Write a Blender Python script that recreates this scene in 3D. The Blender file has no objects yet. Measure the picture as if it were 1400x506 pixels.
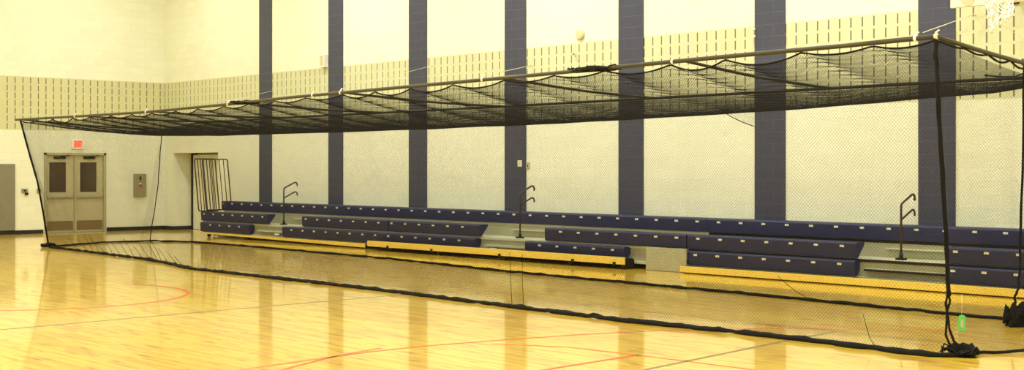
import bpy, bmesh, math, random
from mathutils import Vector, Matrix, noise

random.seed(7)
SC = bpy.context.scene
COL = SC.collection

# ------------------------------------------------------------------ camera
F_PX, YAW, Y0 = 1800.0, 0.8241, 229.94
CAM = Vector((34.6106, -18.4022, 1.7594))
FWD = Vector((-math.sin(YAW), math.cos(YAW), 0)); RGT = Vector((math.cos(YAW), math.sin(YAW), 0))
cd = bpy.data.cameras.new('camera'); cam = bpy.data.objects.new('camera', cd); COL.objects.link(cam)
cam.location = CAM; cam.rotation_euler = (math.pi / 2, 0, YAW)
cd.sensor_fit = 'HORIZONTAL'; cd.sensor_width = 36; cd.lens = 36 * F_PX / 1400
cd.shift_y = -(253 - Y0) / 1400; cd.clip_end = 200
SC.camera = cam


def ray(x, y):
    return FWD + RGT * ((x - 700) / F_PX) + Vector((0, 0, -(y - Y0) / F_PX))
def at_y(x, y, Y):
    d = ray(x, y); return CAM + d * ((Y - CAM.y) / d.y)
def at_x(x, y, X):
    d = ray(x, y); return CAM + d * ((X - CAM.x) / d.x)
def at_z(x, y, Z=0.0):
    d = ray(x, y); return CAM + d * ((Z - CAM.z) / d.z)
def lerp(a, b, t): return a + (b - a) * t
def interp(pts, x):
    if x <= pts[0][0]: return pts[0][1]
    for (a, va), (b, vb) in zip(pts, pts[1:]):
        if x <= b: return va + (vb - va) * (x - a) / (b - a)
    return pts[-1][1]


def srgb(r, g, b):
    f = lambda c: c / 255 / 12.92 if c / 255 <= .04045 else ((c / 255 + .055) / 1.055) ** 2.4
    return (f(r), f(g), f(b), 1)

# --------------------------------------------------------------- materials
def new_mat(name):
    m = bpy.data.materials.new(name); m.use_nodes = True
    nt = m.node_tree; nt.nodes.clear()
    out = nt.nodes.new('ShaderNodeOutputMaterial'); p = nt.nodes.new('ShaderNodeBsdfPrincipled')
    nt.links.new(p.outputs[0], out.inputs[0])
    return m, nt, p
def N(nt, t, **kw):
    n = nt.nodes.new(t)
    for k, v in kw.items(): setattr(n, k, v)
    return n
def math_n(nt, op, a, b=None, c=None):
    n = N(nt, 'ShaderNodeMath', operation=op)
    for i, v in enumerate((a, b, c)):
        if v is None: continue
        if isinstance(v, (int, float)): n.inputs[i].default_value = v
        else: nt.links.new(v, n.inputs[i])
    return n.outputs[0]
def mix_c(nt, fac, a, b):
    n = N(nt, 'ShaderNodeMix', data_type='RGBA')
    for i, v in ((0, fac), (6, a), (7, b)):
        if isinstance(v, (int, float, tuple)): n.inputs[i].default_value = v
        else: nt.links.new(v, n.inputs[i])
    return n.outputs[2]
def plain(name, col, rough=.5, metal=0., var=.12, scale=6., spec=.5, bump=0.):
    m, nt, p = new_mat(name)
    tc = N(nt, 'ShaderNodeTexCoord'); nz = N(nt, 'ShaderNodeTexNoise')
    nz.inputs['Scale'].default_value = scale; nz.inputs['Detail'].default_value = 5
    nt.links.new(tc.outputs['Object'], nz.inputs['Vector'])
    d = tuple(c * (1 - var) for c in col[:3]) + (1,); l = tuple(min(1, c * (1 + var)) for c in col[:3]) + (1,)
    nt.links.new(mix_c(nt, nz.outputs['Fac'], d, l), p.inputs['Base Color'])
    p.inputs['Roughness'].default_value = rough; p.inputs['Metallic'].default_value = metal
    p.inputs['Specular IOR Level'].default_value = spec
    if bump:
        b = N(nt, 'ShaderNodeBump'); b.inputs['Strength'].default_value = bump; b.inputs['Distance'].default_value = .01
        nt.links.new(nz.outputs['Fac'], b.inputs['Height']); nt.links.new(b.outputs[0], p.inputs['Normal'])
    return m
def emit(name, col, s):
    m, nt, p = new_mat(name)
    p.inputs['Base Color'].default_value = col; p.inputs['Emission Color'].default_value = col
    p.inputs['Emission Strength'].default_value = s
    return m

BAND0, BAND1, COURSE, SLOT = 2.78, 4.2024, .2032, .2105
def block_mat(name, axis, col, slots=False, mortar=.93, rough=.55, zoff=None, off=0.0):
    """painted concrete block laid in running bond; optional sound slots"""
    m, nt, p = new_mat(name)
    g = N(nt, 'ShaderNodeNewGeometry'); sx = N(nt, 'ShaderNodeSeparateXYZ'); nt.links.new(g.outputs['Position'], sx.inputs[0])
    u = math_n(nt, 'ADD', sx.outputs[axis], 50 * SLOT * 2 + off); v = math_n(nt, 'ADD', sx.outputs['Z'], 40 * COURSE - BAND0)
    cb = N(nt, 'ShaderNodeCombineXYZ'); nt.links.new(u, cb.inputs[0]); nt.links.new(v, cb.inputs[1])
    br = N(nt, 'ShaderNodeTexBrick'); br.offset = .5
    nt.links.new(cb.outputs[0], br.inputs['Vector'])
    for k, val in (('Scale', 1.0), ('Mortar Size', .006), ('Mortar Smooth', .3), ('Brick Width', SLOT * 2), ('Row Height', COURSE), ('Bias', 0.0)):
        br.inputs[k].default_value = val
    a = tuple(c * 1.02 for c in col[:3]) + (1,); b = tuple(c * .97 for c in col[:3]) + (1,)
    br.inputs['Color1'].default_value = a; br.inputs['Color2'].default_value = b
    br.inputs['Mortar'].default_value = tuple(c * mortar for c in col[:3]) + (1,)
    nz = N(nt, 'ShaderNodeTexNoise'); nz.inputs['Scale'].default_value = 45; nz.inputs['Detail'].default_value = 4
    nt.links.new(g.outputs['Position'], nz.inputs['Vector'])
    colr = br.outputs['Color']; h = math_n(nt, 'SUBTRACT', math_n(nt, 'MULTIPLY', nz.outputs['Fac'], .25), br.outputs['Fac'])
    if slots:
        fu = math_n(nt, 'ABSOLUTE', math_n(nt, 'SUBTRACT', math_n(nt, 'FRACT', math_n(nt, 'DIVIDE', u, SLOT)), .5))
        fv = math_n(nt, 'ABSOLUTE', math_n(nt, 'SUBTRACT', math_n(nt, 'FRACT', math_n(nt, 'DIVIDE', v, COURSE)), .5))
        mk = math_n(nt, 'MULTIPLY', math_n(nt, 'LESS_THAN', fu, .062), math_n(nt, 'LESS_THAN', fv, .385))
        colr = mix_c(nt, mk, colr, srgb(112, 104, 78)); h = math_n(nt, 'SUBTRACT', h, math_n(nt, 'MULTIPLY', mk, 2))
    nt.links.new(colr, p.inputs['Base Color']); p.inputs['Roughness'].default_value = rough
    bp = N(nt, 'ShaderNodeBump'); bp.inputs['Strength'].default_value = .35; bp.inputs['Distance'].default_value = .006
    nt.links.new(h, bp.inputs['Height']); nt.links.new(bp.outputs[0], p.inputs['Normal'])
    return m
def floor_mat():
    m, nt, p = new_mat('maple_floor')
    g = N(nt, 'ShaderNodeNewGeometry')
    br = N(nt, 'ShaderNodeTexBrick'); br.offset = .37; br.offset_frequency = 3
    nt.links.new(g.outputs['Position'], br.inputs['Vector'])
    for k, val in (('Scale', 1.0), ('Mortar Size', .0012), ('Mortar Smooth', .2), ('Brick Width', .62), ('Row Height', .057), ('Bias', -.38)):
        br.inputs[k].default_value = val
    br.inputs['Color1'].default_value = FLOOR_A; br.inputs['Color2'].default_value = FLOOR_B
    br.inputs['Mortar'].default_value = srgb(150, 98, 38)
    mp = N(nt, 'ShaderNodeMapping'); mp.inputs['Scale'].default_value = (2.0, 14, 1)
    nt.links.new(g.outputs['Position'], mp.inputs['Vector'])
    nz = N(nt, 'ShaderNodeTexNoise'); nz.inputs['Scale'].default_value = 1; nz.inputs['Detail'].default_value = 6
    nt.links.new(mp.outputs[0], nz.inputs['Vector'])
    rp = N(nt, 'ShaderNodeValToRGB'); rp.color_ramp.elements[0].position = .56; rp.color_ramp.elements[1].position = .70
    nt.links.new(nz.outputs['Fac'], rp.inputs['Fac'])
    c = mix_c(nt, math_n(nt, 'MULTIPLY', rp.outputs['Color'], .95), br.outputs['Color'], srgb(178, 108, 20))
    nt.links.new(c, p.inputs['Base Color'])
    p.inputs['Roughness'].default_value = .30; p.inputs['IOR'].default_value = 1.5
    p.inputs['Coat Weight'].default_value = .85; p.inputs['Coat Roughness'].default_value = .07; p.inputs['Specular IOR Level'].default_value = .5
    n2 = N(nt, 'ShaderNodeTexNoise'); n2.inputs['Scale'].default_value = 7; n2.inputs['Detail'].default_value = 2
    nt.links.new(mp.outputs[0], n2.inputs['Vector'])
    bp = N(nt, 'ShaderNodeBump'); bp.inputs['Strength'].default_value = .04; bp.inputs['Distance'].default_value = .002
    nt.links.new(nz.outputs['Fac'], bp.inputs['Height'])
    nt.links.new(bp.outputs[0], p.inputs['Normal']); nt.links.new(bp.outputs[0], p.inputs['Coat Normal'])
    return m
FLOOR_A, FLOOR_B = srgb(242, 204, 62), srgb(206, 142, 30)
WALL = srgb(230, 230, 205)
M = {
    'wall_x': block_mat('cream_block_long', 'X', WALL), 'wall_y': block_mat('cream_block_end', 'Y', WALL),
    'band_x': block_mat('slotted_block_long', 'X', srgb(205, 205, 164), True, off=.08), 'band_y': block_mat('slotted_block_end', 'Y', srgb(203, 200, 154), True, off=.03),
    'pil': block_mat('navy_block', 'X', srgb(58, 60, 78), False, mortar=1.5, rough=.45),
    'floor': floor_mat(), 'ceil': plain('ceiling_paint', srgb(225, 222, 205), .8, scale=1),
    'base': plain('black_rubber', srgb(22, 20, 24), .5), 'pipe': plain('dark_bronze_pipe', srgb(58, 54, 30), .45, .1),
    'bar': plain('black_steel_bar', srgb(44, 36, 20), .45, .3), 'net': plain('black_nylon', srgb(20, 17, 11), .85, spec=.15),
    'rope': plain('black_rope', srgb(20, 18, 16), .8, scale=60, spec=.2), 'navy': plain('navy_plastic', srgb(29, 33, 72), .5, var=.06),
    'plate': plain('cream_plate', srgb(222, 216, 186), .4), 'deck': plain('galvanised_deck', srgb(200, 198, 168), .5, .1),
    'riser': plain('grey_riser', srgb(168, 166, 136), .5, .0), 'dark': plain('black_steel', srgb(26, 24, 24), .5, .3),
    'board': plain('varnished_board', srgb(250, 212, 96), .3, scale=14, var=.15), 'filler': plain('grey_laminate', srgb(176, 174, 142), .5),
    'rail': plain('brown_steel_tube', srgb(66, 50, 44), .4, .3), 'door': plain('taupe_door_paint', srgb(186, 178, 138), .45),
    'frame': plain('beige_frame_paint', srgb(176, 168, 126), .45), 'glass': plain('dark_glass', srgb(74, 60, 46), .12, var=.35, scale=3),
    'steel': plain('brushed_steel', srgb(190, 184, 160), .35, .6), 'kick': plain('scuffed_kick_plate', srgb(140, 118, 78), .4, .4),
    'pad': plain('grey_vinyl', srgb(126, 120, 98), .5), 'box': plain('grey_enamel', srgb(150, 146, 116), .4, .3),
    'white': plain('white_plastic', srgb(238, 235, 220), .4), 'wire': plain('pale_wire', srgb(215, 208, 165), .5, .0),
    'cord': plain('white_cord', srgb(248, 246, 232), .8), 'tag': plain('green_card', srgb(110, 228, 120), .6),
    'red': emit('red_letters', (1, .03, .015, 1), 3.2), 'exitface': plain('exit_face', srgb(232, 170, 150), .5),
    'redp': plain('red_button', srgb(200, 40, 30), .4), 'redl': plain('red_floor_paint', srgb(214, 84, 40), .3), 'greyl': plain('grey_floor_paint', srgb(128, 112, 78), .3),
    'disc': plain('cream_disc', srgb(198, 192, 152), .6), 'bboard': plain('white_backboard', srgb(236, 232, 200), .4),
    'orange': plain('orange_rim', srgb(205, 80, 30), .4, .3),
}

# ----------------------------------------------------------------- helpers
class MB:
    def __init__(s): s.v = []; s.f = []; s.m = []; s.smooth = []
    def face(s, pts, mi=0):
        n = len(s.v); s.v += [tuple(p) for p in pts]; s.f.append(tuple(range(n, n + len(pts)))); s.m.append(mi); s.smooth.append(False)
    def box(s, a, b, mi=0):
        x0, x1 = sorted((a[0], b[0])); y0, y1 = sorted((a[1], b[1])); z0, z1 = sorted((a[2], b[2])); n = len(s.v)
        s.v += [(x, y, z) for z in (z0, z1) for y in (y0, y1) for x in (x0, x1)]
        for q in ((0, 2, 3, 1), (4, 5, 7, 6), (0, 1, 5, 4), (2, 6, 7, 3), (0, 4, 6, 2), (1, 3, 7, 5)):
            s.f.append(tuple(n + i for i in q)); s.m.append(mi); s.smooth.append(False)
    def prism(s, prof, x0, x1, t0=(0, 0), mi=0):
        """profile of (y, z) extruded along X"""
        n = len(s.v); k = len(prof)
        s.v += [(x0, y, z) for y, z in prof] + [(x1, y, z) for y, z in prof]
        s.f.append(tuple(n + i for i in range(k))); s.f.append(tuple(n + k + i for i in reversed(range(k))))
        for i in range(k):
            j = (i + 1) % k; s.f.append((n + i, n + k + i, n + k + j, n + j))
        s.m += [mi] * (k + 2); s.smooth += [False] * (k + 2)
    def tube(s, pts, r, seg=8, mi=0, closed=False, caps=True):
        pts = [Vector(p) for p in pts]; n = len(pts); base = len(s.v)
        rr = r if callable(r) else (lambda i: r)
        up = None
        for i, p in enumerate(pts):
            if closed: t = pts[(i + 1) % n] - pts[i - 1]
            else: t = pts[min(i + 1, n - 1)] - pts[max(i - 1, 0)]
            t = t.normalized() if t.length > 1e-9 else Vector((0, 0, 1))
            if up is None: up = Vector((0, 0, 1)) if abs(t.z) < .9 else Vector((1, 0, 0))
            a = up - t * up.dot(t)
            if a.length < 1e-4: a = Vector((1, 0, 0)) - t * t.x
            a.normalize(); b = t.cross(a); up = a
            for k in range(seg):
                w = 2 * math.pi * k / seg
                s.v.append(tuple(p + (a * math.cos(w) + b * math.sin(w)) * rr(i)))
        for i in range(n if closed else n - 1):
            j = (i + 1) % n
            for k in range(seg):
                l = (k + 1) % seg
                s.f.append((base + i * seg + k, base + i * seg + l, base + j * seg + l, base + j * seg + k)); s.m.append(mi); s.smooth.append(seg > 4)
        if caps and not closed:
            s.f.append(tuple(base + k for k in reversed(range(seg)))); s.f.append(tuple(base + (n - 1) * seg + k for k in range(seg)))
            s.m += [mi, mi]; s.smooth += [False, False]
    def build(s, name, mats, parent=None, bevel=0):
        me = bpy.data.meshes.new(name); me.from_pydata(s.v, [], s.f)
        for m in (mats if isinstance(mats, (list, tuple)) else [mats]): me.materials.append(m)
        me.polygons.foreach_set('material_index', s.m); me.polygons.foreach_set('use_smooth', s.smooth); me.update()
        o = bpy.data.objects.new(name, me); COL.objects.link(o)
        if parent:
            o.parent = parent; o.matrix_parent_inverse = Matrix.Identity(4)
            off = world_of(parent)
            o.location = -off
        if bevel:
            b = o.modifiers.new('bevel', 'BEVEL'); b.width = bevel; b.segments = 2; b.limit_method = 'ANGLE'
        return o
def world_of(o):
    v = Vector((0, 0, 0))
    while o: v += o.location; o = o.parent
    return v
def tag(o, label=None, cat=None, group=None, kind=None):
    if label: o['label'] = label
    if cat: o['category'] = cat
    if group: o['group'] = group
    if kind: o['kind'] = kind
    return o
def thing(name, loc, label, cat, group=None):
    o = bpy.data.objects.new(name, None); o.empty_display_size = .1; COL.objects.link(o); o.location = loc
    return tag(o, label, cat, group)
def one_box(a, b, name, mat, parent=None, bevel=0, mi=0):
    m = MB(); m.box(a, b); return m.build(name, mat, parent, bevel)

# ----------------------------------------------------------------- setting
XE, YN, ZC = 41.0, -30.0, 8.6
OX0, OX1, OZ, OD = .52, 2.98, 2.19, .58           # alcove opening
m = MB(); m.face([(0, YN, 0), (XE, YN, 0), (XE, 1.4, 0), (0, 1.4, 0)]); tag(m.build('floor', M['floor']), 'glossy yellow maple strip gym floor', None, None, 'structure')
m = MB(); m.face([(0, YN, ZC), (0, .1, ZC), (XE, .1, ZC), (XE, YN, ZC)]); tag(m.build('ceiling', M['ceil']), kind='structure')
m = MB()
def wq(x0, x1, z0, z1, mi): m.face([(x0, 0, z0), (x1, 0, z0), (x1, 0, z1), (x0, 0, z1)], mi)
wq(0, OX0, 0, OZ, 0); wq(OX1, XE, 0, OZ, 0); wq(0, XE, OZ, BAND0, 0); wq(0, XE, BAND0, BAND1, 1); wq(0, XE, BAND1, ZC, 0)
m.face([(OX0, 0, 0), (OX0, 0, OZ), (OX0, OD + .2, OZ), (OX0, OD + .2, 0)], 2); m.face([(OX1, 0, 0), (OX1, OD + .2, 0), (OX1, OD + .2, OZ), (OX1, 0, OZ)], 2)
m.face([(OX0, 0, OZ), (OX1, 0, OZ), (OX1, OD + .2, OZ), (OX0, OD + .2, OZ)], 0); m.face([(OX0, OD + .2, 0), (OX0, OD + .2, OZ), (OX1, OD + .2, OZ), (OX1, OD + .2, 0)], 0)
tag(m.build('wall_back', [M['wall_x'], M['band_x'], M['wall_y']]), 'long cream block wall with a slotted band behind the bleachers', None, None, 'structure')
m = MB()
DY0, DY1, DZ = -3.56, -1.79, 2.18
def lq(y0, y1, z0, z1, mi): m.face([(0, y0, z0), (0, y1, z0), (0, y1, z1), (0, y0, z1)], mi)
lq(YN, DY0, 0, DZ, 0); lq(DY1, 0, 0, DZ, 0); lq(YN, 0, DZ, BAND0, 0); lq(YN, 0, BAND0, BAND1, 1); lq(YN, 0, BAND1, ZC, 0)
m.face([(-.12, DY0, 0), (-.12, DY1, 0), (-.12, DY1, DZ), (-.12, DY0, DZ)], 0)
m.face([(0, DY0, 0), (0, DY0, DZ), (-.12, DY0, DZ), (-.12, DY0, 0)], 0); m.face([(0, DY1, 0), (-.12, DY1, 0), (-.12, DY1, DZ), (0, DY1, DZ)], 0); m.face([(0, DY0, DZ), (0, DY1, DZ), (-.12, DY1, DZ), (-.12, DY0, DZ)], 0)
tag(m.build('wall_left', [M['wall_y'], M['band_y']]), 'cream block end wall with a slotted band and double doors', None, None, 'structure')
m = MB(); m.face([(XE, YN, 0), (XE, YN, ZC), (XE, 0, ZC), (XE, 0, 0)]); tag(m.build('wall_right', M['wall_y']), kind='structure')
m = MB(); m.face([(0, YN, 0), (0, YN, ZC), (XE, YN, ZC), (XE, YN, 0)]); tag(m.build('wall_front', M['wall_x']), kind='structure')
m = MB(); m.box((.001, YN, 0), (.014, DY0 - .02, .105)); m.box((.001, DY1 + .02, 0), (.014, -.001, .105)); tag(m.build('baseboard_left', M['base']), kind='structure')
m = MB(); m.box((.001, -.014, 0), (OX0 - .0, -.001, .105)); m.box((OX0 + .001, -.014, 0), (OX0 + .014, OD + .1, .105)); m.box((OX1, -.014, 0), (XE, -.001, .105)); tag(m.build('baseboard_back', M['base']), kind='structure')
# pilasters
PX = [(354.2, 371.1), (448.8, 468.4), (558.8, 583.1), (689.8, 718.7), (845.5, 879.1), (1031.6, 1073.3), (1255.3, 1305.7)]
px_m = [(at_y(a, 230, -.02).x, at_y(b, 230, -.02).x) for a, b in PX]
px_m += [(27.15, 27.77), (30.28, 30.9), (33.4, 34.0), (36.5, 37.1)]
for i, (a, b) in enumerate(px_m):
    tag(one_box((a, 0.05, 0), (b, -.02, ZC), 'trim_%d' % (i + 1), M['pil']), 'dark blue painted block pilaster on the long wall', None, 'dark blue pilasters', 'structure')

# ---- double door in the end wall
dr = thing('door_1', (-.03, (DY0 + DY1) / 2, 0), 'beige double doors with windows under the exit sign', None); dr['kind'] = 'structure'
m = MB(); m.box((-.11, DY0, 0), (.025, DY0 + .07, DZ)); m.box((-.11, DY1 - .07, 0), (.025, DY1, DZ)); m.box((-.11, DY0, DZ - .07), (.025, DY1, DZ))
yc = (DY0 + DY1) / 2; m.box((-.1, yc - .03, 0), (.01, yc + .03, DZ - .07)); m.build('door_frame', M['frame'], dr, .004)
for k, (a, b, wa, wb) in enumerate(((DY0 + .075, yc - .035, -3.40, -2.93), (yc + .035, DY1 - .075, -2.53, -2.05))):
    m = MB(); m.box((-.08, a, .01), (-.035, wa, DZ - .075)); m.box((-.08, wb, .01), (-.035, b, DZ - .075)); m.box((-.08, wa, .01), (-.035, wb, 1.1)); m.box((-.08, wa, 1.92), (-.035, wb, DZ - .075))
    m.box((-.034, wa - .03, 1.07), (-.028, wa, 1.95)); m.box((-.034, wb, 1.07), (-.028, wb + .03, 1.95)); m.box((-.034, wa, 1.07), (-.028, wb, 1.1)); m.box((-.034, wa, 1.92), (-.028, wb, 1.95))
    lf = m.build('door_leaf', M['door'], dr)
    one_box((-.066, wa, 1.1), (-.05, wb, 1.92), 'window_pane', M['glass'], lf)
    m = MB(); m.box((-.034, a + .02, .93), (0, b - .02, 1.02)); m.box((-.0, a + .12, .95), (.035, b - .06, 1.0)); m.build('push_bar', M['steel'], lf, .006)
    one_box((-.034, a + .02, .06), (-.03, b - .02, .32), 'kick_plate', M['kick'], lf)
    m = MB(); ym = (a + b) / 2; m.box((-.034, ym - .18, 2.015), (.02, ym + .14, 2.075)); m.tube([(-.01, ym, 2.085), (.06, ym + .15, 2.1), (0.0, ym + .3, 2.12)], .01, 6); m.build('door_closer', M['dark' if k else 'dark'], lf)
# ---- door at the back of the alcove
d2 = thing('door_2', (1.9, OD, 0), 'pale door standing at the back of the alcove', None); d2['kind'] = 'structure'
one_box((OX0 + .016, OD - .03, 0), (OX0 + .085, OD + .15, OZ - .005), 'door_frame', M['dark'], d2)
m = MB(); m.box((OX0 + .09, OD, .01), (1.72, OD + .05, OZ - .05)); m.box((1.73, OD, .01), (OX1 - .02, OD + .05, OZ - .05)); m.build('door_leaf', M['wall_x'], d2)

# ---- small things on the end wall
m = MB(); m.box((.002, -9, .11), (.05, -4.36, 1.87)); tag(m.build('wall_pad', M['pad'], None, .01), 'grey padded panel on the end wall at the picture edge', 'wall pad')
es = thing('exit_sign', (.0, -2.62, 2.28), 'lit red exit sign above the double doors', 'sign')
m = MB(); m.box((.002, -2.80, 2.285), (.06, -2.45, 2.555)); m.build('housing', M['white'], es, .008)
one_box((.0605, -2.745, 2.325), (.0635, -2.505, 2.515), 'face_panel', M['exitface'], es)
cu = bpy.data.curves.new('exit', 'FONT'); cu.body = 'EXIT'; cu.size = .17; cu.align_x = 'CENTER'; cu.align_y = 'CENTER'; cu.extrude = .002; cu.offset = .006
to = bpy.data.objects.new('tmp_text', cu); COL.objects.link(to)
me = bpy.data.meshes.new_from_object(to.evaluated_get(bpy.context.evaluated_depsgraph_get())); bpy.data.objects.remove(to)
wd = max(v.co.x for v in me.vertices) - min(v.co.x for v in me.vertices); ht = max(v.co.y for v in me.vertices) - min(v.co.y for v in me.vertices)
mx = sum((max(v.co.x for v in me.vertices), min(v.co.x for v in me.vertices))) / 2; my = sum((max(v.co.y for v in me.vertices), min(v.co.y for v in me.vertices))) / 2
me.transform(Matrix(((0, 0, 1, .066), (.225 / wd, 0, 0, -2.625 - mx * .225 / wd), (0, .17 / ht, 0, 2.42 - my * .17 / ht), (0, 0, 0, 1))))
me.materials.clear(); me.materials.append(M['red']); lo = bpy.data.objects.new('lettering', me); COL.objects.link(lo); lo.parent = es; lo.location = -es.location
cb = thing('control_box', (0, -.795, .93), 'grey metal control box on the end wall near the corner', 'control box')
m = MB(); m.box((-.004, -.97, .95), (.11, -.62, 1.6)); m.build('housing', M['box'], cb, .01)
one_box((.1105, -.835, 1.42), (.114, -.785, 1.53), 'display', M['dark'], cb); one_box((.1105, -.85, 1.31), (.118, -.78, 1.34), 'handle', M['white'], cb)
m = MB(); m.tube([(.11, -.81, 1.26), (.125, -.81, 1.26)], .035, 12); m.build('button', M['redp'], cb)
def wallbox(y0, y1, z0, z1, label, hang=False):
    t = thing('switch_box', (0, (y0 + y1) / 2, z0), label, 'wall switch')
    m = MB(); m.box((.002, y0, z0 + .03), (.05, y1, z1)); m.build('housing', M['box'], t, .006)
    one_box((.051, lerp(y0, y1, .3), lerp(z0, z1, .45)), (.056, lerp(y0, y1, .7), lerp(z0, z1, .75)), 'rocker', M['dark'], t)
    if hang: one_box((.01, y1 - .07, z0 - .04), (.06, y1 + .01, z0 + .028), 'padlock', M['dark'], t)
wallbox(-4.18, -4.02, 1.08, 1.21, 'small grey switch box with a padlock beside the grey pad', True)
wallbox(-3.76, -3.66, 1.06, 1.21, 'small grey switch box right beside the double door frame')
# ---- small things on the long wall
t = thing('wall_speaker', (8.085, 0, 4.2), 'small white box beside the second pilaster, above the slotted band', 'wall speaker')
m = MB(); m.box((7.99, -.13, 4.2), (8.165, -.001, 4.52)); m.build('housing', M['white'], t, .012); one_box((8.01, -.135, 4.24), (8.145, -.131, 4.48), 'grille', M['disc'], t)
t = thing('wall_speaker', (16.7, 0, 4.25), 'pale round disc mounted on the upper long wall', 'wall speaker')
m = MB(); m.tube([(16.7, -.002, 4.36), (16.7, -.045, 4.36), (16.7, -.06, 4.36)], lambda i: (.105, .105, .085)[i], 24); m.build('housing', M['disc'], t)
m = MB(); m.tube([(16.7, -.0605, 4.36), (16.7, -.064, 4.36)], .07, 20); m.build('grille', M['disc'], t)
for (x0, x1, z0, z1, lab, Y) in ((14.93, 15.05, 1.79, 1.92, 'cream switch plate on the fourth dark blue pilaster', -.021), (15.16, 15.26, 1.74, 1.88, 'brownish switch plate on the cream wall beside the fourth pilaster', -.001)):
    t = thing('switch_plate', ((x0 + x1) / 2, Y, z0), lab, 'wall switch')
    m = MB(); m.box((x0, Y - .014, z0), (x1, Y, z1)); m.build('plate', M['plate'] if Y < -.01 else M['frame'], t, .003)
    one_box((lerp(x0, x1, .4), Y - .022, lerp(z0, z1, .35)), (lerp(x0, x1, .6), Y - .0145, lerp(z0, z1, .65)), 'toggle', M['frame'] if Y < -.01 else M['dark'], t)
hk = at_y(787, 75, 0); m = MB(); m.tube([(hk.x, -.002, hk.z), (hk.x, -.08, hk.z + .01), (hk.x + .05, -.1, hk.z + .03), (hk.x + .1, -.1, hk.z - .02), (hk.x + .1, -.1, hk.z - .06)], .012, 8); tag(m.build('wall_hook', M['frame']), 'small bent hook on the slotted band below the round disc', 'hook')
for k, (px_, py_) in enumerate(((1031.5, 40), (1031.5, 50))):
    p = at_y(px_, py_, -.03); m = MB(); m.tube([(p.x, -.021, p.z), (p.x, -.06, p.z), (p.x, -.075, p.z)], lambda i: (.024, .024, .014)[i], 12); tag(m.build('wall_fixture', M['white']), ('upper' if k == 0 else 'lower') + ' of two white knobs on the edge of the sixth pilaster', 'wall fixture', 'knobs on the sixth pilaster')

# ---- basketball backboard, raised, with its net
bb = thing('basketball_hoop', (26.05, -1.2, 4.02), 'white wall mounted backboard and hoop with a white cord net, upper edge of picture', 'basketball hoop')
m = MB(); m.box((25.15, -1.2, 4.02), (26.95, -1.16, 5.09)); m.build('backboard', M['bboard'], bb, .01)
m = MB(); m.tube([(25.42, -1.201, 4.13), (25.42, -1.21, 4.13)], .10, 20); m.build('corner_cap', M['disc'], bb)
for x in (25.5, 26.6):
    m = MB(); m.tube([(x, -1.15, 4.3), (x, -.02, 4.3)], .03, 8); m.tube([(x, -1.15, 4.9), (x, -.02, 4.3)], .025, 8); m.box((x - .08, -.03, 4.15), (x + .08, -.002, 4.45))
    m.build('mounting_arm', M['dark'], bb)
HC = Vector((26.1, -1.62, 4.2)); R0 = .228
m = MB(); m.tube([HC + Vector((math.cos(a) * R0, math.sin(a) * R0, 0)) for a in [2 * math.pi * k / 32 for k in range(32)]], .009, 8, closed=True); m.box((HC.x - .08, -1.41, 4.1), (HC.x + .08, -1.2, 4.21)); m.build('rim', M['orange'], bb)
m = MB(); NC, NR = 12, 5
def netp(k, j):
    a = 2 * math.pi * (k + .5 * (j % 2)) / NC
    f = j / NR; r = lerp(R0, .13, f ** .7); z = -.46 * f
    sag = .10 * noise.noise(Vector((math.cos(a) * 2, math.sin(a) * 2, f * 2 + 3))) * f
    return HC + Vector((math.cos(a) * r + .03 * f + sag * .6, math.sin(a) * r + sag, z + sag * 1.3 * f + (.10 * f * math.cos(a - .3))))
for k in range(NC):
    for j in range(NR):
        a, b = netp(k, j), netp(k + (1 if j % 2 else 0), j + 1); c = netp(k - (0 if j % 2 else 1), j + 1)
        for q in (b, c):
            mid = (a + q) / 2 + Vector((0, 0, -.012)); m.tube([a, mid, q], .0085, 5)
    m.tube([netp(k, NR) + Vector((0, 0, .01)), netp(k, NR) - Vector((0, 0, .05))], .014, 5)
m.build('hoop_net', M['cord'], bb)

# ---------------------------------------------------------------- bleachers
YR = {3: -.60, 2: -1.15, 1: -1.22}; ZR = {3: .90, 2: .640, 1: .372}; DK = {3: .665, 2: .40, 1: .13}
GRP = 'telescopic bleacher sections'
def X_(px, row): return at_y(px, 300 + (3 - row) * 30, YR[row]).x
S_A = thing('bleacher_section', (7.5, -.6, 0), 'far left section of navy bleachers with the barred end guard', 'bleachers', GRP)
S_B = thing('bleacher_section', (15.5, -.6, 0), 'middle section of navy bleachers with the raised wooden front board', 'bleachers', GRP)
S_C = thing('bleacher_section', (24, -.6, 0), 'nearest section of navy bleachers standing flush, right of the grey square panel', 'bleachers', GRP)
xAB2, xAB1, xBC = X_(531, 2), X_(503, 1), X_(939, 2)
XEND = 33.0
def bench(row, x0, x1, par, y=None, hz=.235):
    y = YR[row] if y is None else y; z = ZR[row]; d = .26 if row == 3 else .22
    prof = [(y, z - hz), (y - .012, z - .03), (y, z - .004), (y + .02, z), (y + d, z), (y + d, z - .04), (y + .05, z - hz)]
    m = MB(); m.prism(prof, x0, x1); o = m.build('bench', M['navy'], par, .006)
    k0 = math.ceil((x0 + .06 - .1) / .465); k = k0
    while k * .465 + .1 < x1 - .06:
        xc = k * .465 + .1; m = MB(); m.box((xc - .036, y - .017, z - .078), (xc + .036, y - .004, z - .046)); m.build('seat_plate', M['plate'], o); k += 1
    return o
x3 = at_y(303, 280, YR[3]).x
bench(3, x3, xAB1 - .002, S_A); bench(3, xAB1 + .002, xBC - .002, S_B); bench(3, xBC + .002, XEND, S_C)
xl2, xl1 = X_(275, 2), X_(275, 1)
bench(2, xl2, X_(366, 2), S_A); bench(2, X_(413, 2), xAB2 - .01, S_A); bench(2, xAB2 + .01, X_(656, 2), S_B); bench(2, X_(745, 2), xBC - .012, S_B)
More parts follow.
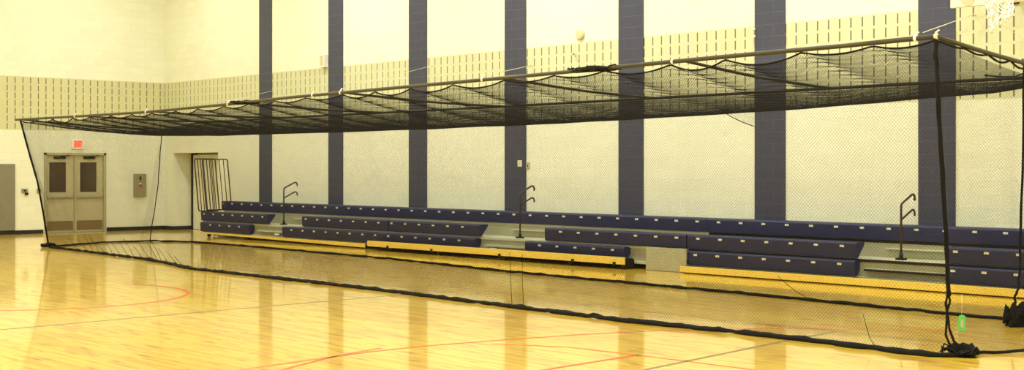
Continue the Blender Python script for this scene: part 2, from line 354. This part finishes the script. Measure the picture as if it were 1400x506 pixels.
bench(2, xBC + .012, X_(1171, 2), S_C); bench(2, X_(1294, 2), XEND, S_C)
Y1 = -1.24
bench(1, xl1, at_y(341, 305, Y1).x, S_A, Y1); bench(1, at_y(386, 310, Y1).x, xAB1 - .005, S_A, Y1); bench(1, xAB1 + .005, at_y(650, 330, Y1).x, S_B, Y1); bench(1, at_y(718, 338, Y1).x, at_y(854, 345, Y1).x, S_B, Y1)
bench(1, at_y(941, 350, YR[1]).x, at_y(1169, 360, YR[1]).x, S_C); bench(1, at_y(1294, 370, YR[1]).x, XEND, S_C)
def slab(par, x0, x1, y0, y1, z, name='deck', th=.045, nose=True):
    o = one_box((x0, y0, z - th), (x1, y1, z), name, M['deck'], par, .004)
    if nose: one_box((x0, y0 - .012, z - th - .004), (x1, y0 - .001, z - .006), 'nosing', M['dark'] if par is S_C else M['deck'], o)
for par, x0, x2, x1, e3, e2, e1 in ((S_A, xl1, xl2, xl1, xAB1, xAB2, xAB1), (S_B, xAB1, xAB2, xAB1, xBC, xBC, at_y(883, 345, Y1).x), (S_C, xBC, xBC, xBC, XEND, XEND, XEND)):
    y1 = Y1 if par is not S_C else YR[1]
    slab(par, max(x0, x3 - .4) + .004, e3 - .004, YR[3] + .05, -.03, DK[3])
    slab(par, x2 + .012, e2 - .012, YR[2] + .05, YR[3] + .1, DK[2])
    slab(par, x1 + .006, e1 - .006, y1 + .05, YR[2] + .12, DK[1] + .005, nose=False)
    one_box((x2 + .012, YR[3] + .03, DK[2] + .001), (e2 - .012, YR[3] + .045, DK[3] - .05), 'riser', M['riser'], par)
    one_box((x1 + .01, YR[2] + .06, DK[1] + .006), (e1 - .01, YR[2] + .075, DK[2] - .05), 'riser', M['riser'], par)
    m = MB(); xx = x1 + .3                                        # understructure
    while xx < e1 - .1:
        m.box((xx, -1.02, .05), (xx + .06, -.96, DK[1] - .05)); m.box((xx, -.5, .05), (xx + .06, -.44, DK[2] - .05)); m.box((xx, -.12, .05), (xx + .06, -.06, DK[3] - .05)); m.box((xx, -1.05, 0.03), (xx + .06, -.05, .085)); xx += 1.45
    m.box((x1 + .02, -.9, .03), (e1 - .02, -.86, DK[1] - .05))
    m.build('understructure', M['dark'], par)
# aisle steps (half way treads)
for par, a, b in ((S_A, 349, 385), (S_B, 660, 716), (S_C, 1178, 1292)):
    y = YR[1] if par is S_C else Y1
    xa, xb = at_y(a, 330, y).x + .02, at_y(b, 330, y).x - .02
    m = MB(); m.box((xa, YR[2] - .035, .225), (xb, YR[2] + .058, .262)); m.box((xa, YR[2] + .03, .14), (xb, YR[2] + .045, .224)); st = m.build('aisle_step', M['riser'], par, .003)
    one_box((xa, YR[2] - .048, .222), (xb, YR[2] - .036, .255), 'nosing', M['dark'] if par is S_C else M['deck'], st)
    xa2, xb2 = xa + .3, xb + .1
    if par is not S_C:
        q = at_y(a + (26 if par is S_A else 10), 322 if par is S_A else 346, y - .05); one_box((q.x - .08, y + .0, .16), (q.x + .08, y + .045, .20), 'white_spot', M['white'], par)  # small white block, a bright white spot beside the aisle step
    m = MB(); m.box((X_(375 if par is S_A else 672 if par is S_B else 1183, 2) + .02, YR[3] - .03, .525), (X_(410 if par is S_A else 742 if par is S_B else 1290, 2) - .02 + .35, YR[3] + .028, .545)); m.build('aisle_step', M['deck'], par, .003)
# front boards
def fboard(par, x0, x1, y, z0a, z1a, z0b, z1b, th=.03):
    m = MB(); n = 0
    m.v = [(x0, y, z0a), (x1, y, z0b), (x1, y, z1b), (x0, y, z1a), (x0, y + th, z0a), (x1, y + th, z0b), (x1, y + th, z1b), (x0, y + th, z1a)]
    m.f = [(0, 1, 2, 3), (5, 4, 7, 6), (4, 0, 3, 7), (1, 5, 6, 2), (3, 2, 6, 7), (4, 5, 1, 0)]; m.m = [0] * 6; m.smooth = [False] * 6
    return m.build('front_board', M['board'], par, .004)
fboard(S_A, xl1, xAB1 - .02, -1.30, .085, .118, .03, .115)
yb = -1.5
xb0, xb1 = at_y(502, 333, yb).x, at_y(853, 357, yb).x
o = fboard(S_B, xb0, xb1, yb, .085, .205, .085, .212, .034)
for px_ in (530, 590, 683, 783, 840):
    x = at_y(px_, 345, yb).x; one_box((x - .03, yb - .014, .055), (x + .03, yb - .001, .125), 'bracket', M['dark'], o)
for px_ in (535, 600, 690, 780, 853):
    x = at_y(px_, 345, yb).x - .06; m = MB(); m.box((x - .03, yb + .035, .03), (x + .03, yb + .30, .17)); m.tube([(x - .02, yb + .09, .035), (x + .02, yb + .09, .035)], .035, 12); m.build('caster', M['dark'], S_B)
m = MB(); m.box((xb0 + .02, yb + .035, .15), (xb1 - .02, Y1 - .014, .185)); m.build('front_shelf', M['dark'], S_B)
fboard(S_C, xBC + .02, XEND, -1.36, .02, .118, .02, .135, .055)
m = MB(); m.box((xBC + .03, -1.30, .02), (XEND, -1.24, .11)); m.build('board_backing', M['dark'], S_C)
for px_ in (290, 345, 440):
    x = at_y(px_, 322, -1.05).x; m = MB(); m.box((x - .03, -1.16, .03), (x + .03, -1.08, .09)); m.tube([(x - .02, -1.14, .045), (x + .02, -1.14, .045)], .045, 12); m.build('caster', M['dark'], S_A)
# grey filler panel
fx0, fx1 = at_y(883, 350, -1.27).x, at_y(937.5, 350, -1.27).x
one_box((fx0, -1.27, .005), (fx1, -1.235, .40), 'filler_panel', M['filler'], S_B, .003)
# aisle hand rails
for par, px_, py_, pytop in ((S_A, 388, 299, 258), (S_B, 711, 325, 265), (S_C, 1232, 355, 280)):
    x = at_y(px_, py_, -.95).x; z0 = DK[2]; zt = at_y(px_, pytop, -.95).z
    def branch(z): return [(x, -.95, z - .04), (x, -.945, z), (x, -.92, z + .02), (x, -.66, z + .14), (x, -.62, z + .15), (x, -.585, z + .135), (x, -.57, z + .10), (x, -.57, z + .055)]
    m = MB(); m.tube([(x, -.95, z0)] + branch(zt), .017, 10); m.tube(branch(zt - .23)[1:], .016, 10)
    rl = m.build('aisle_handrail', M['rail'], par); m = MB(); m.box((x - .06, -1.01, z0), (x + .06, -.89, z0 + .03)); m.tube([(x, -.95, z0 + .02), (x, -.95, z0 + .1)], .03, 10); m.build('base_plate', M['dark'], rl)
# end guards
def guard(xa, y0, y1, z0, z1, nb, lean):
    m = MB(); r = .05
    P = lambda y, z: (xa + lean * (z1 - z), y, z)
    loop = []
    for (cy, cz, a0) in ((y0 + r, z1 - r, 90), (y0 + r, z0 + r, 180), (y1 - r, z0 + r, 270), (y1 - r, z1 - r, 0)):
        for k in range(4):
            a = math.radians(a0 + 30 * k); loop.append(P(cy + r * math.cos(a), cz + r * math.sin(a)))
    m.tube(loop, .016, 8, closed=True)
    for k in range(1, nb + 1):
        y = lerp(y0, y1, k / (nb + 1)); m.tube([P(y, z0), P(y, z1)], .011, 6)
    return m.build('end_guard', M['rail'], S_A)
guard(4.10, -1.34, -.74, .655, 2.0, 6, .17); guard(4.18, -1.16, -.42, .68, 1.99, 5, .17)

# ------------------------------------------------------------- batting cage
NY, FY = -7.05, -3.4
npipe = [(22, 163.8), (110, 158.8), (200, 153.2), (308, 143), (400, 132.8), (560, 118.3), (690, 106.5), (860, 90), (1050, 72), (1160, 62), (1279, 50)]
NP = [at_y(x, y, NY) for x, y in npipe]; NZ = [(p.x, p.z) for p in NP]
nz = lambda X: interp(NZ, X)
FZ = [(6.2, 2.66), (8, 2.78), (11, 2.80), (18, 2.80), (28, 2.83), (30, 2.84)]
fz = lambda X: interp(FZ, X)
XL, XR = at_y(28, 163.5, NY).x, at_y(1280, 50, NY).x
fr = thing('batting_cage', (XL, (NY + FY) / 2, 0), 'long dark pipe frame hung over the floor holding up the black net', 'batting cage')
m = MB(); m.tube(NP, .024, 10); rail_n = m.build('rail', M['pipe'], fr)
m = MB(); m.tube([(x, FY, fz(x)) for x in (6.2, 8, 11, 14, 18, 23, 28.1)], .022, 10); rail_f = m.build('rail', M['bar'], fr)
XB = [(XL, 6.3), (10.02, 8.9), (12.83, 11.6), (15.95, 14.9), (18.7, 18.2), (22.19, 21.55), (25.16, 24.65), (XR, 27.95)]
for i, (a, b) in enumerate(XB):
    z0, z1 = nz(a), fz(b)
    m = MB(); m.tube([(lerp(a, b, t), lerp(NY, FY, t), lerp(z0, z1, t) - .03 * math.sin(math.pi * t)) for t in [k / 8 for k in range(9)]], .024 if i == 7 else .019, 8); m.build('crossbar', M['pipe'] if i == 7 else M['bar'], fr)
for px_ in (103, 200, 312, 428, 466, 660, 920, 1252, 1280):
    X = at_y(px_, 100, NY).x; z = nz(X); m = MB(); m.tube([(X - .014, NY, z), (X + .014, NY, z)], .029, 10); m.box((X - .01, NY - .008, z), (X + .01, NY + .008, z + .045)); m.tube([(X, NY, z + .04), (X + .03, NY, z + .06)], .009, 8)
    m.build('clamp', M['white'] if px_ not in (1280,) else M['plate'], rail_n)
for px_, ex, ey in ((312, 372, 124.3), (466, 592, 89.5), (660, 726, 89.5), (1262, 1332, 19.5)):
    X = at_y(px_, 100, NY).x; a = Vector((X, NY, nz(X) + .05)); b = at_y(ex, ey, -.024)
    m = MB(); m.tube([a, b], .0045, 5); cbl = m.build('suspension_cable', M['wire'], fr)
    m = MB(); m.tube([b, b + Vector((0, .04, 0))], .014, 10); m.build('wall_anchor', M['wire'], cbl)
# cable from the far corner up toward the ceiling
a = Vector((27.95, FY, fz(28) + .03)); b = at_y(1371, 35, FY); dd = b - a; m = MB(); m.tube([a, a + dd * ((ZC - a.z) / dd.z)], .0022, 5); m.build('suspension_cable', M['wire'], fr)

# net ---------------------------------------------------------------------
net = thing('batting_cage_net', (XL, (NY + FY) / 2, 0), 'black nylon batting cage net draped from the pipe frame to the floor', 'net')
TW = .00085; CELL = .026
def net_mesh(fn, S, T, r=TW, d=CELL, step=.22):
    """diamond mesh of round twine over the sheet fn(s, t)"""
    m = MB(); pitch = d * math.sqrt(2)
    for sgn in (1, -1):
        k = math.floor(-T / pitch) if sgn > 0 else 0
        kmax = S / pitch if sgn > 0 else (S + T) / pitch
        while k <= kmax:
            s0 = k * pitch
            t0 = max(0, -s0) if sgn > 0 else max(0, s0 - S); t1 = min(T, S - s0) if sgn > 0 else min(T, s0)
            if t1 - t0 > .02:
                n = max(2, int((t1 - t0) / step) + 1); pts = []
                for i in range(n + 1):
                    t = lerp(t0, t1, i / n); pts.append(fn(s0 + sgn * t, t))
                m.tube(pts, r, 3, caps=False)
            k += 1
    return m
nfl = [(68, 338), (108, 342.7), (195, 353.7), (230, 360), (256, 366.5), (350, 377.3), (503, 394.4), (690, 418), (854, 438.5), (1000, 453.5), (1080, 462.2), (1208, 478), (1270, 485), (1310, 486)]
NF = [at_z(x, y, .02) for x, y in nfl]; NFY = [(p.x, p.y) for p in NF]
ffl = [(205, 329.5), (260, 330.5), (350, 337.5), (530, 353.5), (700, 371.5), (800, 381), (1000, 399.5), (1200, 419), (1300, 429), (1390, 437.5)]
FFp = [at_z(x, y, .02) for x, y in ffl]; FFY = [(p.x, p.y) for p in FFp]
lp = [0]                                   # scallop knots along the near rail
while lp[-1] < XR - XL - .4: lp.append(lp[-1] + random.uniform(.75, 1.02))
lp[-1] = XR - XL
def scallop(s):
    for a, b in zip(lp, lp[1:]):
        if s <= b:
            t = (s - a) / (b - a); return (0.048 + .04 * ((int(a * 7.3)) % 3) / 2) * 4 * t * (1 - t)
    return 0
def near_edge(s): X = XL + s; return Vector((X, NY, nz(X) - .03 - scallop(s)))
ledge = [(0, 28, 165), (.27, 41, 213), (.47, 51.4, 249), (.72, 59, 290), (.97, 66, 334), (1.0, 68, 338)]
def left_edge(t):
    yy = lerp(NY, NF[0].y, t ** 1.2)
    px_ = interp([(a, b) for a, b, c in ledge], t); py_ = interp([(a, c) for a, b, c in ledge], t)
    return at_y(px_, py_, yy)
SL = XR - XL
def wr(a, b, c): return noise.noise(Vector((a, b, c)))
def near_side(s, t):
    H = 2.9; f = min(1, t / H); X = XL + s
    top = near_edge(s); bx = NF[0].x + (NF[-1].x - NF[0].x) * s / SL
    bot = Vector((bx, interp(NFY, bx), .015))
    p = top.lerp(bot, f); p.y = lerp(top.y, bot.y, f ** 1.3)
    p.y += .10 * math.sin(math.pi * f) * wr(s * .5, f * 1.2, 1) + .03 * math.sin(math.pi * f) * wr(s * 2.2, f * .8, 4)
    w = max(0, 1 - s / 1.6)
    if w > 0:
        q = left_edge(f); base = top.lerp(bot, f); base.y = lerp(top.y, bot.y, f ** 1.3)
        l0 = near_edge(0).lerp(Vector((NF[0].x, NF[0].y, .015)), f); l0.y = lerp(NY, NF[0].y, f ** 1.3)
        p += (q - l0) * (w * w)
    return p
net_mesh(near_side, SL, 2.9, r=.00098).build('side_net', M['net'], net)
SAGP = [(6.1, 2.60), (6.7, 2.50), (7.6, 2.45), (9.5, 2.415), (11, 2.40), (14.65, 2.39), (17.9, 2.395), (20.2, 2.41), (22.7, 2.445), (24.7, 2.48), (27.2, 2.59), (28.3, 2.72)]
def roof(s, t):
    v = t / 3.65; X = XL + s
    a = near_edge(s); xf = lerp(6.25, 27.95, s / SL); b = Vector((xf, FY, fz(xf) - .03))
    p = a.lerp(b, v); low = interp(SAGP, p.x)
    low += .03; v0 = .78
    v = min(1, max(0, v))
    if v < v0: u = v / v0; p.z = a.z + (low - a.z) * (1 - (1 - u) ** 1.5)
    else: u = (v - v0) / (1 - v0); p.z = low + (b.z - low) * u ** 1.7
    p.z += .014 * math.sin(math.pi * v) * wr(s * .6, t * .7, 9)
    return p
net_mesh(roof, SL, 3.65, r=.0017).build('roof_net', M['net'], net)
def slack(s, t):
    u = min(1, t / 1.35); X = XL + s; xf = lerp(6.25, 27.95, s / SL); b = Vector((xf, FY, fz(xf) - .03))
    low = interp(SAGP, xf) + .035; h = b.z - low
    y = FY - .75 * u + .05 * wr(s * .7, u, 3); z = b.z - h * (1 - (1 - u) ** 2.2) + .015 * wr(s * .9, u * 2, 6)
    return Vector((xf, y, z))
net_mesh(slack, SL, 1.35, r=.0017, step=.15).build('roof_net', M['net'], net)
def far_side(s, t):
    H = 2.8; f = min(1, t / H); xf = lerp(6.25, 27.95, s / SL); bx = lerp(5.15, 27.6, s / SL)
    a = Vector((xf, FY, fz(xf) - .03)); b = Vector((bx, interp(FFY, bx), .015)); p = a.lerp(b, f)
    p.y += .08 * math.sin(math.pi * f) * wr(s * .5, f, 21)
    return p
net_mesh(far_side, SL, 2.8, r=.0007).build('side_net', M['net'], net)
efl = [at_z(x, y, .02) for x, y in [(70, 337), (100, 334.5), (145, 331), (205, 329.5)]]
def poly(pts, f):
    k = f * (len(pts) - 1); i = min(int(k), len(pts) - 2); return pts[i].lerp(pts[i + 1], k - i)
def left_end(s, t):
    u = s / 3.5; f = t / 2.8
    a = Vector((lerp(XL, 6.25, u), lerp(NY, FY, u), lerp(nz(XL), fz(6.3), u) - .03 - .08 * math.sin(math.pi * u)))
    b = poly(efl, u); p = a.lerp(b, f)
    if u < .5: p += (left_edge(f) - (lerp(0, 1, 0) * a + Vector((XL, NY, nz(XL))).lerp(NF[0], f))) * (1 - 2 * u) ** 2
    return p
net_mesh(left_end, 3.5, 2.8).build('end_net', M['net'], net)
refl = [at_z(x, y, .02) for x, y in [(1312, 485.5), (1345, 481), (1375, 481), (1400, 480)]] + [Vector((28.6, -5.2, .02)), Vector((28.3, -4.2, .02)), Vector((27.7, -3.6, .02))]
def right_end(s, t):
    u = s / 3.6; f = t / 2.95
    a = Vector((lerp(XR, 27.95, u), lerp(NY, FY, u), lerp(nz(XR), fz(28), u) - .04)); b = poly(refl, u); p = a.lerp(b, f)
    p.x += .06 * math.sin(math.pi * f) * wr(s, f, 33)
    return p
net_mesh(right_end, 3.6, 2.95).build('end_net', M['net'], net)

def rope(pts, r, name='border_rope', wob=0., seed=0, par=net, sub=6, mat='rope', rv=.25):
    P = []
    for a, b in zip(pts, pts[1:]):
        n = max(1, min(40, int((b - a).length / .08))) if sub == 0 else sub
        P += [a.lerp(b, k / n) for k in range(n)]
    P.append(pts[-1])
    Q = [p + Vector((wr(i * .31, seed, 0), wr(i * .31, seed, 5), wr(i * .31, seed, 9) * .6)) * wob for i, p in enumerate(P)]
    for q in Q: q.z = max(q.z, r * .8)
    m = MB(); m.tube(Q, lambda i: r * (1 + rv * wr(i * .45, seed + 3.3, 2)), 7); return m.build(name, M[mat], par)
rope([near_edge(SL * k / 420) for k in range(421)], .010, 'hanger_rope', sub=1)
rope([p for p in NF], .027, 'bottom_hem', .04, 2, sub=0, rv=.8)
rope([p + Vector((.03, .05, 0)) for p in NF[2:]], .018, 'bottom_hem', .05, 12, sub=0, rv=.6)
rope(FFp, .022, 'bottom_hem', .025, 3, sub=0, rv=.5)
rope(efl, .02, 'bottom_hem', .015, 4, sub=0); rope([left_edge(k / 20) for k in range(21)], .02, 'border_rope', sub=2)
FL_top = Vector((6.25, FY, fz(6.3) - .03)); rope([FL_top, Vector((5.9, -3.3, 1.4)), efl[-1]], .011, sub=10, wob=.02)
rope(refl, .018, 'bottom_hem', .03, 6, sub=0, rv=.5)
RC = [at_y(x, y, NY) for x, y in [(1279, 52), (1281, 90), (1283, 140), (1288, 230), (1294, 330), (1297, 405)]]
rope(RC, .022, sub=8, wob=.012, seed=3)
LB = at_z(1318, 484, .03)
e1 = [at_y(x, y, NY + .05) for x, y in [(1297, 402), (1299, 412), (1295, 425), (1294, 445), (1293, 458), (1298, 470), (1310, 477)]]; rope(e1, .011, sub=5, seed=7)
e2 = [at_y(x, y, NY + .03) for x, y in [(1296, 402), (1293, 415), (1296, 430), (1298, 450), (1304, 466), (1312, 478)]]; rope(e2, .012, sub=5, seed=8)
# second vertical edge of the end flap
rope([at_x(x, y, 28.15) for x, y in [(1400, 90), (1399, 200), (1396, 300), (1394, 370), (1393, 392), (1388, 405), (1387, 418), (1383, 433)]], .013, sub=6, wob=.01, seed=9)
def lump(c, sx, sy, sz, seed, n=900):
    bm = bmesh.new(); bmesh.ops.create_icosphere(bm, subdivisions=4, radius=1)
    for v in bm.verts:
        d = 1 + .55 * noise.noise(v.co * 1.7 + Vector((seed, 0, 0))) + .28 * noise.noise(v.co * 5 + Vector((0, seed, 0)))
        v.co = Vector((v.co.x * sx * d, v.co.y * sy * d, max(-.12, v.co.z) * sz * d))
        v.co += c
    m = MB(); m.v = [tuple(v.co) for v in bm.verts]; m.f = [tuple(v.index for v in f.verts) for f in bm.faces]; m.m = [0] * len(m.f); m.smooth = [False] * len(m.f); bm.free()
    rnd = random.Random(seed)
    for k in range(14):                                            # loose folds of twine
        a = rnd.uniform(0, 6.28); b = a + rnd.uniform(.8, 2)
        pts = [c + Vector((math.cos(lerp(a, b, q)) * sx * rnd.uniform(1, 1.25), math.sin(lerp(a, b, q)) * sy * rnd.uniform(1, 1.25), sz * rnd.uniform(.1, 1.0) * math.sin(math.pi * q) + .01)) for q in (0, .25, .5, .75, 1)]
        m.tube(pts, .008, 5)
    return m.build('bunched_net', M['rope'], net)
lump(at_z(1312, 484, .02), .15, .11, .085, 3)
lump(at_z(1394, 443, .02), .13, .18, .20, 8)
lump(at_z(66, 337, .02), .10, .14, .07, 5)
kn = at_y(1394, 84, -5.0); lump_c = Vector((lerp(XR, 27.95, .62), lerp(NY, FY, .62), 2.86)); lump(lump_c, .06, .14, .07, 13)
for px_, off in ((333, 0), (810, 0)):
    X = at_y(px_, 100, NY).x; lump(Vector((X, NY + .02, nz(X) - .02)), .38, .05, .05, int(X))
# loops of slack under the end beam
ev = lambda u, dz: Vector((lerp(XR, 27.95, u), lerp(NY, FY, u), lerp(nz(XR), fz(28), u) - .03 - dz))
rope([ev(.02 + .6 * k / 48, .012 + .055 * abs(math.sin(k / 48 * math.pi * 4)) * min(1, k / 36)) for k in range(49)], .011, 'hanger_rope', sub=1)
rope([ev(u, d) for u, d in ((.62, .02), (.56, .12), (.5, .17), (.42, .20), (.3, .23))], .008, 'hanger_rope', sub=4)
# slack strands running down the sides and a flap under the roof
for k, pts in enumerate(([(1064, 378), (1075, 388), (1090, 400), (1110, 411)], [(1180, 430), (1184, 445), (1189, 462), (1197, 474)], [(697, 345), (698, 380), (700, 416)], [(714, 348), (714, 380), (716, 420)])):
    rope([at_y(x, y, NY + (.35 if k == 0 else .02)) for x, y in pts], .0032, 'slack_strand', sub=4)
flp = [at_y(x, y, -5.6) for x, y in [(985, 150), (1000, 160), (1015, 167), (1031, 173)]]; flt = [at_y(x, y, -5.6) for x, y in [(985, 149), (1003, 150), (1020, 150), (1031, 152)]]
net_mesh(lambda s, t: poly(flt, min(1, s / .5)).lerp(poly(flp, min(1, s / .5)), t / .25), .5, .25, step=.05).build('net_flap', M['net'], net)
rope(flp, .005, 'slack_strand', sub=3)
for k in range(16):
    x = 108 + k * 9.5 + random.uniform(-3, 3); yh = interp(nfl, x); L_ = random.uniform(14, 30)
    rope([at_y(x - 9 - L_ * .2, yh - L_, interp(NFY, at_z(x, yh).x) + .06), at_y(x - 5, yh - L_ * .45, interp(NFY, at_z(x, yh).x) + .03), at_y(x, yh - 1, interp(NFY, at_z(x, yh).x) + .01)], .004, 'slack_strand', sub=3)
# green tag on its string
tp = [at_x(x, y, 28.22) for x, y in [(1315, 402), (1315, 431), (1315, 452)]]
tg = thing('hang_tag', tp[2], 'bright green paper tag hanging by a string on the end net', 'tag')
m = MB(); m.tube([tp[0], tp[1]], .002, 5); m.build('string', M['cord'], tg)
w = .036; c0 = tp[1]; c1 = tp[2]; rg = RGT
m = MB()
def tagbox(w0, z0, z1, d0, d1, cut=0):
    P = [(-w0, z0), (w0, z0), (w0, z1 - cut), (w0 - cut, z1), (-w0 + cut, z1), (-w0, z1 - cut)]
    A = [c0 + rg * a + Vector((0, 0, b)) - FWD * d0 for a, b in P]; B = [c0 + rg * a + Vector((0, 0, b)) - FWD * d1 for a, b in P]
    m.face(A); m.face(list(reversed(B)))
    for i in range(6): j = (i + 1) % 6; m.face([A[j], A[i], B[i], B[j]])
tagbox(w, -(c0.z - c1.z), 0, .004, 0, .015); m.build('card', M['tag'], tg)
m = MB(); tagbox(w * .38, -(c0.z - c1.z) * .78, -(c0.z - c1.z) * .3, .0055, .0042, .001); m.build('paper_label', M['plate'], tg)

# -------------------------------------------------------- painted court lines
def stripe(pts, w, mat, label, z=.0012):
    m = MB(); L = []; R = []
    for i, p in enumerate(pts):
        t = pts[min(i + 1, len(pts) - 1)] - pts[max(i - 1, 0)]; t.normalize(); n = Vector((-t.y, t.x, 0)) * w / 2
        q = Vector((p.x, p.y, z)); L.append(q + n); R.append(q - n)
    for i in range(len(pts) - 1): m.face([R[i], R[i + 1], L[i + 1], L[i]])
    return tag(m.build('court_line', M[mat]), label, None, 'painted court lines', 'structure')
V = lambda x, y: Vector((x, y, 0))
stripe([V(20.35, -14), V(20.2, -9.49), V(20.12, -6.8)], .04, 'greyl', 'thin grey line across the floor on the left')
stripe([V(27.1, -10.8), V(26.65, -7.16), V(26.58, -6.2)], .05, 'greyl', 'grey line across the floor at the lower right')
stripe([V(8, -6.5), V(14.2, -6.46), V(21.6, -6.3), V(25.97, -6.2), V(33, -6.15)], .03, 'greyl', 'grey line running inside the net')
def arc(cx, cy, rx, ry, a0, a1, n=48): return [V(cx + rx * math.cos(math.radians(lerp(a0, a1, k / n))), cy + ry * math.sin(math.radians(lerp(a0, a1, k / n)))) for k in range(n + 1)]
stripe(arc(16.95, -10.75, 1.9, 1.84, -75, 120), .055, 'redl', 'red painted arc on the floor at the left')
stripe([V(24.65, -13), V(24.50, -11.6), V(24.44, -10.8), V(24.47, -10.2), V(24.68, -9.21), V(24.9, -8.4), V(25.13, -7.79), V(25.5, -7.1), V(26.1, -6.3), V(27.4, -5.23)], .045, 'redl', 'red curve sweeping across the floor at the lower middle')
stripe([V(25.2, -12.8), V(24.78, -11.98), V(24.43, -11.2), V(24.3, -10.6)], .045, 'redl', 'short red curve meeting the long one')
stripe([V(24.8, -9.6), V(25.5, -9.22), V(26.32, -9.12), V(27.44, -9.07), V(30, -9.0)], .035, 'redl', 'faint red line toward the lower right')
stripe([V(26.42, -11), V(26.37, -10.23), V(26.32, -9.1)], .05, 'redl', 'short red line meeting the faint red line')

# -------------------------------------------------------------------- lights
def lamp(x, y, p, size=1.1):
    l = bpy.data.lights.new('high_bay_lamp', 'AREA'); l.shape = 'DISK'; l.size = size; l.energy = p; l.color = (.915, 1, .99)
    o = bpy.data.objects.new('high_bay_lamp', l); COL.objects.link(o); o.location = (x, y, ZC - .25)
for x in (3.5, 10, 16.5, 23, 29.5, 36):
    for y, p in ((-3.2, 270), (-10.5, 235), (-18, 235), (-25.5, 235)):
        lamp(x, y, p * (.55 if x < 5 else .9 if x < 12 else 1))
w = bpy.data.worlds.new('world'); SC.world = w; w.use_nodes = True
w.node_tree.nodes['Background'].inputs[0].default_value = (1, .95, .8, 1); w.node_tree.nodes['Background'].inputs[1].default_value = .2

SC.view_settings.view_transform = 'Standard'; SC.view_settings.look = 'None'; SC.view_settings.gamma = 1
SC.view_settings.use_curve_mapping = False; SC.view_settings.exposure = 0.29
SC.cycles.max_bounces = 8; SC.cycles.diffuse_bounces = 5
